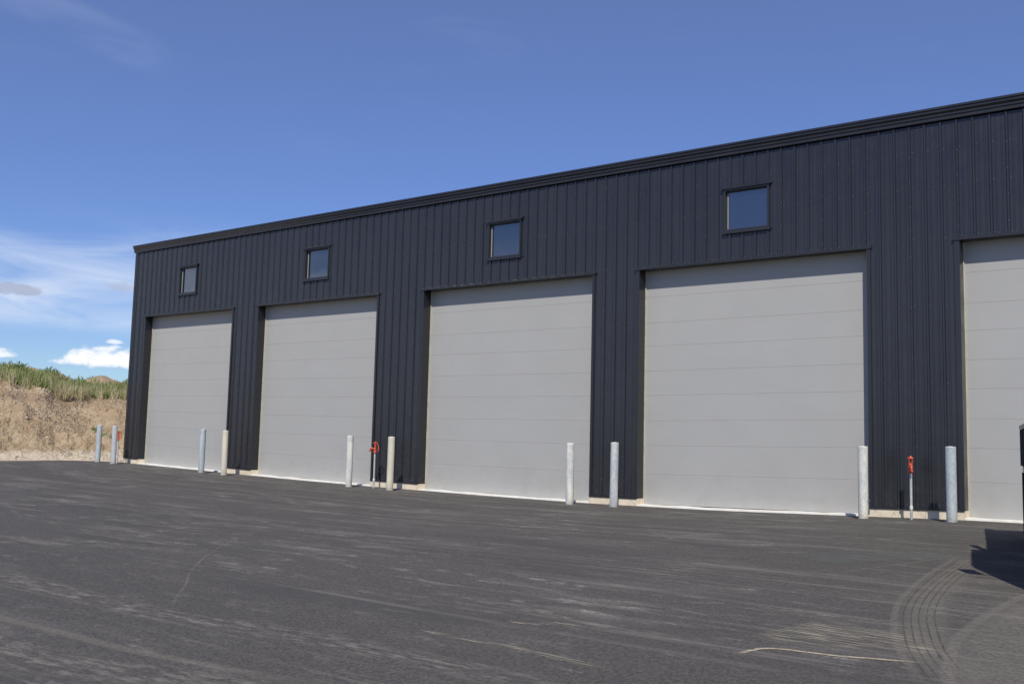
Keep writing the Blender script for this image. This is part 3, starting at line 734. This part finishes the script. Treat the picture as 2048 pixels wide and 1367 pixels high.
# overhead doors
SEAM = [0, .71/5.6, 1.385/5.6, 1.977/5.6, 2.58/5.6, 3.167/5.6, 3.765/5.6, 4.327/5.6, 4.96/5.6, 1.03]
for a, b_ in JAMB:
    za, zc = G0(a)+.03, G0(b_)+.03
    bk = MB(); bk.box(a-.02, b_+.02, .36, .37, min(za, zc), H+.1); door = bk.build('overhead_door', 'interior', bld)
    for x_, sg, fw_ in ((a, -1, .10), (b_, 1, .07)):   # L-shaped jamb trims, one each side
        P_ = [(x_, -.043), (x_+sg*fw_, -.043), (x_+sg*fw_, -.002), (x_+sg*.03, -.002), (x_+sg*.03, .282), (x_, .282)]
        z0 = zb(x_)-.025; tr = MB(); tr.v = [(x, y, z0) for x, y in P_] + [(x, y, H-.001) for x, y in P_]
        for q in range(6): tr.f.append((q, (q+1) % 6, 6+(q+1) % 6, 6+q)); tr.sm.append(False)
        for q in ((0, 1, 2, 3), (0, 3, 4, 5)): tr.f.append(q); tr.f.append(tuple(6+w_ for w_ in q)); tr.sm += [False, False]
        tr.build('jamb_trim', 'trim', door)
    hd = MB(); hd.prism([(.30, H+.001), (.30, H+.03), (-.001, H+.03), (-.001, H+.05), (-.043, H+.05), (-.066, H+.026), (-.066, H-.014), (-.058, H-.014), (-.054, H+.001)], a-.13, b_+.10)
    hd.build('head_trim', 'trim', door)
    for i in range(9):
        t0, t1 = SEAM[i], SEAM[i+1]; x0, x1 = a-.025, b_+.025; g_ = .0008; y0, y1 = .292, .345; bv = .0028
        def zz(t_, z_): return z_ + (H-z_)*t_
        A0, A1, C0, C1 = zz(t0, za)+g_, zz(t1, za)-g_, zz(t0, zc)+g_, zz(t1, zc)-g_
        mb = MB(); b0 = len(mb.v)
        mb.v += [(x0, y0, A0+bv), (x1, y0, C0+bv), (x1, y0, C1-bv), (x0, y0, A1-bv), (x0, y0+bv, A0), (x1, y0+bv, C0), (x1, y0+bv, C1), (x0, y0+bv, A1), (x0, y1, A0), (x1, y1, C0), (x1, y1, C1), (x0, y1, A1)]
        for q in ((0, 1, 2, 3), (4, 5, 1, 0), (3, 2, 6, 7), (4, 0, 3, 7), (1, 5, 6, 2), (8, 9, 5, 4), (7, 6, 10, 11), (8, 4, 7, 11), (5, 9, 10, 6), (11, 10, 9, 8)):
            mb.f.append(q); mb.sm.append(False)
        mb.build('door_section', 'door', door)
    for s0, s1, zz_ in ((a+.001, a+.018, za), (b_-.018, b_-.001, zc)):
        ws = MB(); ws.box(s0, s1, .262, .290, zz_+.01, H-.002); ws.build('side_seal', 'seal', door)
    th = MB()                                          # pale slab edge under the door
    N = 10
    for i in range(N):
        xa, xb = a+(b_-a)*i/N, a+(b_-a)*(i+1)/N
        h0, h1 = G0(xa)+.036+.006*math.sin(xa*5), G0(xb)+.036+.006*math.sin(xb*5)
        th.hexa([(xa, -.03, G0(xa)-.1), (xb, -.03, G0(xb)-.1), (xb, .35, G0(xb)-.1), (xa, .35, G0(xa)-.1), (xa, -.018, h0), (xb, -.018, h1), (xb, .285, h1), (xa, .285, h0)])
    th.build('threshold', 'concrete_pale', door)
# windows
for a, b_ in WIN:
    fr = MB(); fr.ring(a, b_, WZ0+.004, WZ1-.004, .044, .052, -.052, .10)      # painted steel surround
    wn = fr.build('window', 'trim', bld)
    hd = MB(); hd.prism([(0, WZ1-.002), (0, WZ1+.05), (-.043, WZ1+.05), (-.085, WZ1+.022), (-.085, WZ1-.012), (-.078, WZ1-.012), (-.074, WZ1-.002)], a-.06, b_+.06); hd.build('head_flashing', 'trim', wn)
    sl_ = MB(); sl_.prism([(.0, WZ0-.02), (.0, WZ0+.003), (-.056, WZ0+.003), (-.074, WZ0-.004), (-.074, WZ0-.045), (-.066, WZ0-.045), (-.064, WZ0-.02)], a-.035, b_+.035); sl_.build('sill', 'trim', wn)
    x0, x1, z0, z1 = a+.045, b_-.045, WZ0+.058, WZ1-.058
    vy = MB(); vy.ring(x0, x1, z0, z1, .020, .020, .030, .075); vy.build('sash', 'sash', wn)
    vb = MB(); vb.box(x0+.0205, x0+.032, .034, .050, z0+.021, z1-.021); vb.build('sunlit_edge', 'sunlit_pale', wn)  # pale strip on the left only: sunlit frame return put into colour
    gl = MB(); gl.box(x0+.02, x1-.02, .052, .060, z0+.02, z1-.02); gl.build('pane', 'glass', wn)

# ------------------------------------------------------------------ bollards
BOL = [(-.136, .204, 1.348, 'galv_blue', 'smooth galvanised bollard standing leftmost, in front of the earth bank'),
       (.892, .168, 1.360, 'galv', 'grey galvanised bollard beside the hydrant nearest the warehouse corner'),
       (6.101, .044, 1.425, 'galv_blue', 'bluish galvanised bollard in front of the leftmost overhead door, near its right edge'),
       (7.288, .006, 1.441, 'galv_tan', 'yellowish tan bollard in front of the pier between the two leftmost doors'),
       (13.010, -.080, 1.466, 'galv_white', 'whitish mottled bollard left of the hydrant between the second and third doors'),
       (14.622, -.108, 1.489, 'galv_tan', 'dull tan bollard right of the hydrant between the second and third doors'),
       (20.538, -.104, 1.463, 'galv_white', 'pale bollard with two weld rings in front of the third door'),
       (21.753, -.133, 1.515, 'galv', 'grey galvanised bollard in front of the pier between the third and fourth doors'),
       (27.427, .012, 1.433, 'galv_white', 'stained whitish bollard with a small bolt at the fourth door\'s right edge'),
       (29.047, .056, 1.421, 'galv_blue', 'rightmost bluish galvanised bollard, right of the nearest hydrant')]
for i, (x, z_, h, m, lab) in enumerate(BOL):
    zg = G(x, -1.0); hh = h + (z_-zg)*.5
    o = empty('bollard', (x, -1.0, zg - .005), i*.7); tag(o, lab, 'bollard', 'pipe bollards along the warehouse')
    o.rotation_euler = (R(random.uniform(-.35, .35)), R(random.uniform(-.35, .35)), i*.7)
    r_ = .094
    mb = MB(); mb.lathe([(r_, -.1), (r_, 0), (r_, .4), (r_, hh-.03), (r_, hh-.006), (r_-.003, hh), (r_-.012, hh), (r_-.013, hh-.02)], 28); mb.build('pipe', m, o)
    mb = MB(); mb.lathe([(r_-.0135, hh-.05), (r_-.0135, hh-.008), (r_*.6, hh+.002), (r_*.3, hh+.006), (0.0005, hh+.007)], 28); mb.build('concrete_fill', 'concrete_pale', o)
    if i == 6:
        for zr in (hh-.06, .30):
            mb = MB(); mb.lathe([(r_-.001, zr-.006), (r_+.004, zr-.003), (r_+.004, zr+.003), (r_-.001, zr+.006)], 28); mb.build('weld_ring', m, o)
    if i == 8:
        o.rotation_euler = (0, 0, 0)
        mb = MB(); mb.lathe([(.011, 0), (.011, .03), (.020, .03), (.020, .045)], 6, (r_-.004, -.01, .37), 'X', False); mb.build('bolt', 'screw', o)
    # tar and grit collar where the pipe meets the paving
    mb = MB(); N = 22; pr_ = [(r_-.002, .022), (r_+.018, .012), (r_+.06, .0015)]
    for rr, zz_ in pr_:
        for k in range(N):
            a = math.tau*k/N; w_ = 1+.22*(rr-r_)/.06*math.sin(k*2.1+i)+.12*math.sin(k*5.3+2*i)*(rr-r_)/.06
            mb.v.append((rr*w_*math.cos(a), rr*w_*math.sin(a), zz_+.004))
    for j in (0, 1):
        for k in range(N): mb.f.append((j*N+k, j*N+(k+1) % N, (j+1)*N+(k+1) % N, (j+1)*N+k)); mb.sm.append(True)
    mb.build('base_collar', 'asphalt', o)

# ------------------------------------------------------------------ yard hydrants
def hydrant(x, y, top, rz, label):
    zg = G(x, y); o = empty('yard_hydrant', (x, y, zg - .003), rz); tag(o, label, 'hydrant', 'red-headed yard hydrants')
    s_ = top - .315
    mb = MB(); mb.lathe([(.0245, -.1), (.0245, s_+.02)], 16); mb.build('standpipe', 'galv', o)
    mb = MB(); mb.lathe([(.031, .20), (.031, .27), (.027, .275)], 14); mb.build('coupling', 'galv_white', o)
    mb = MB()                                          # cast head: collar, barrel, tapering neck, fork at the top
    mb.lathe([(.034, s_-.005), (.046, s_), (.046, s_+.035), (.034, s_+.042), (.040, s_+.075), (.044, s_+.11), (.036, s_+.145), (.026, s_+.165), (.022, s_+.19)], 18)
    hd = mb.build('head', 'red_iron', o)
    for y0 in (-.036, .020):
        mb = MB(); mb.box(-.020, .020, y0, y0+.016, s_+.14, s_+.305, .005); mb.build('fork_arm', 'red_iron', hd)
    mb = MB(); mb.lathe([(.014, -.05), (.014, .05)], 10, (0, 0, s_+.285), 'Y'); mb.build('pivot_pin', 'red_iron', hd)
    mb = MB(); mb.tube([(-.02, 0, s_+.10), (-.06, 0, s_+.135), (-.10, 0, s_+.140), (-.130, 0, s_+.118), (-.140, 0, s_+.075), (-.140, 0, s_+.045)], [.026, .024, .022, .022, .022, .023], 12)
    mb.build('spout', 'red_iron', hd)
    mb = MB(); mb.lathe([(.029, s_+.040), (.029, s_+.066)], 12, (-.140, 0, 0)); mb.build('spout_lip', 'red_iron', hd)
    mb = MB(); mb.tube([(0, 0, s_+.14), (0, 0, s_+.27)], .008, 8); mb.build('plunger_rod', 'screw', hd)
    mb = MB()                                          # lever: over the top and down the back
    path = [(-.050, s_+.270), (-.02, s_+.312), (.02, s_+.318), (.055, s_+.285), (.085, s_+.22), (.105, s_+.14), (.100, s_+.085), (.075, s_+.050)]
    n_ = len(path)
    for q, (xa, z1) in enumerate(path):
        pa, pb = path[max(q-1, 0)], path[min(q+1, n_-1)]; dx, dz = pb[0]-pa[0], pb[1]-pa[1]; L = math.hypot(dx, dz); nx_, nz_ = -dz/L*.011, dx/L*.011
        mb.v += [(xa-nx_, -.017, z1-nz_), (xa-nx_, .017, z1-nz_), (xa+nx_, .017, z1+nz_), (xa+nx_, -.017, z1+nz_)]
    for q in range(n_-1):
        for k in range(4): mb.f.append((4*q+k, 4*q+(k+1) % 4, 4*q+4+(k+1) % 4, 4*q+4+k)); mb.sm.append(False)
    mb.f += [(0, 1, 2, 3), tuple(4*(n_-1)+k for k in (3, 2, 1, 0))]; mb.sm += [False, False]
    mb.build('lever', 'red_iron', hd)
hydrant(.47, -.6, 1.165, R(38), 'red yard hydrant half hidden behind a bollard at the warehouse corner')
hydrant(13.608, -.6, 1.31, R(42), 'red yard hydrant with spout seen side-on between the second and third doors')
hydrant(28.223, -.6, 1.225, R(110), 'red yard hydrant seen end-on between the two nearest doors')

# ------------------------------------------------------------------ parked truck at the right edge (mostly out of frame)
TA = (30.655, -3.5); td = Vector((.200, -.980)).normalized()
trk = empty('flatbed_truck', (TA[0], TA[1], G(TA[0], TA[1])-.0), math.atan2(td.y, td.x))
tag(trk, 'dark parked truck cut off by the right edge, casting a shadow on the asphalt', 'truck')
def tpart(name, m, fn, parent=trk):
    mb = MB(); fn(mb); return mb.build(name, m, parent)
# local: x forward (cab), y left of travel (away from the picture), z up; the side in view is y = 0
bd = tpart('cargo_bed', 'truck_paint', lambda mb: mb.box(0, 4.1, .0, 2.2, 1.02, 1.12, .01))
for y0, y1 in ((.02, .07), (2.13, 2.18)):
    tpart('side_board', 'truck_paint', lambda mb: mb.box(.03, 4.07, y0, y1, 1.121, 1.68, .006), bd)
    tpart('top_rail', 'truck_paint', lambda mb: mb.box(-.03, 4.1, y0-.055, y1+.015, 1.682, 1.75, .012), bd)
tpart('tailgate', 'truck_paint', lambda mb: mb.box(.03, .08, .071, 2.129, 1.121, 1.68, .006), bd)
tpart('headboard', 'truck_paint', lambda mb: mb.box(4.02, 4.07, .071, 2.129, 1.121, 2.02, .006), bd)
for k in range(7): tpart('side_stake', 'truck_steel', lambda mb: mb.box(.05+.64*k, .13+.64*k, -.03, .018, 1.121, 1.68, .004), bd)
for y0 in (.65, 1.43): tpart('chassis_rail', 'truck_steel', lambda mb: mb.box(.1, 6.6, y0, y0+.12, .72, .98, .01))
tpart('rear_bumper', 'truck_steel', lambda mb: mb.box(.05, .098, .2, 2.0, .62, .78, .01))
for zr in (.35, .62): tpart('rear_step', 'truck_steel', lambda mb: mb.tube([(.02, .12, 1.02), (-.28, .14, zr), (-.28, 1.3, zr), (.02, 1.3, 1.02)], .018, 8))
def cab(mb):
    y0, y1 = .07, 2.13
    pr_ = [(4.6, .90), (6.85, .90), (6.85, 1.50), (6.70, 2.66), (6.50, 2.76), (4.70, 2.76), (4.6, 2.66)]
    n = len(pr_); mb.v += [(x, y0, z_) for x, z_ in pr_] + [(x, y1, z_) for x, z_ in pr_]
    for i in range(n): k = (i+1) % n; mb.f.append((i, k, n+k, n+i)); mb.sm.append(False)
    mb.f.append(tuple(range(n))); mb.f.append(tuple(n+i for i in range(n))); mb.sm += [False, False]
cb = tpart('cab', 'truck_paint', cab)
def side_glass(y):
    def f(mb): mb.hexa([(5.25, y-.006, 1.60), (6.62, y-.006, 1.60), (6.62, y+.006, 1.60), (5.25, y+.006, 1.60), (5.30, y-.006, 2.45), (6.50, y-.006, 2.45), (6.50, y+.006, 2.45), (5.30, y+.006, 2.45)])
    return f
for y0 in (.068, 2.132): tpart('side_window', 'glass_dark', side_glass(y0), cb)
tpart('windscreen', 'glass_dark', lambda mb: mb.hexa([(6.85, .20, 1.60), (6.85, 2.00, 1.60), (6.82, 2.00, 1.60), (6.82, .20, 1.60), (6.745, .24, 2.50), (6.745, 1.96, 2.50), (6.71, 1.96, 2.50), (6.71, .24, 2.50)]), cb)
tpart('front_bumper', 'truck_steel', lambda mb: mb.box(6.70, 6.95, .08, 2.12, .46, .88, .04))
for y0 in (.22, 1.74): tpart('headlight', 'lamp_glass', lambda mb: mb.box(6.951, 6.975, y0, y0+.24, .58, .76, .01))
for yc, ya in ((-.115, .07), (2.315, 2.13)):
    mr = tpart('mirror', 'truck_steel', lambda mb: mb.box(6.62, 6.70, yc-.09, yc+.09, 1.92, 2.34, .03), cb)
    for z1, z2 in ((2.28, 2.40), (1.98, 1.80)): tpart('mirror_arm', 'truck_steel', lambda mb: mb.tube([(6.66, yc, z1), (6.62, ya, z2)], .012, 8), mr)
def wheel(x, yc, wd):
    r_ = .44
    mb = MB(); mb.lathe([(r_*.58, -wd/2), (r_*.92, -wd/2), (r_, -wd/2+.035), (r_, wd/2-.035), (r_*.92, wd/2), (r_*.58, wd/2)], 28, (x, yc, r_), 'Y'); tw = mb.build('wheel', 'rubber', trk)
    mb = MB(); mb.lathe([(.03, -wd/2+.02), (.10, -wd/2+.02), (.14, -wd/2+.06), (.24, -wd/2+.05), (r_*.578, -wd/2+.005), (r_*.578, wd/2-.005), (.05, wd/2-.03)], 24, (x, yc, r_), 'Y'); mb.build('rim', 'chrome', tw)
for yc in (.26, 1.94): wheel(1.05, yc, .46)
for yc in (.30, 1.90): wheel(5.85, yc, .27)
for y0 in (-.012, 1.74): tpart('mud_flap', 'rubber', lambda mb: mb.box(.03, .048, y0, y0+.47, .06, 1.018))
tpart('shadow_stack', 'chrome', lambda mb: mb.tube([(4.40, .16, .8), (4.40, .16, 2.8), (4.34, .16, 2.92), (4.26, .16, 2.98)], .055, 12))  # stack added out of view to break up the truck's shadow
for x_ in (.9, 2.3, 3.6): tpart('shadow_hoop', 'truck_steel', lambda mb: mb.tube([(x_, .06, 1.7), (x_, .08, 2.15), (x_, .30, 2.32), (x_, 1.90, 2.32), (x_, 2.12, 2.15), (x_, 2.14, 1.7)], .022, 8), bd)  # hoops added to make the shadow outline on the asphalt irregular
tpart('shadow_load', 'rubber', lambda mb: [mb.lathe([(.02, .3), (.62, .42), (.86, .9), (.90, 2.0), (.84, 3.3), (.5, 3.75), (.02, 3.85)], 18, (0, 1.1, 1.20), 'X')], bd)  # rounded bulk added in the bed to vary the cast shadow
tpart('tail_lamp', 'amber', lambda mb: mb.box(-.012, -.001, .05, .20, 1.03, 1.11))
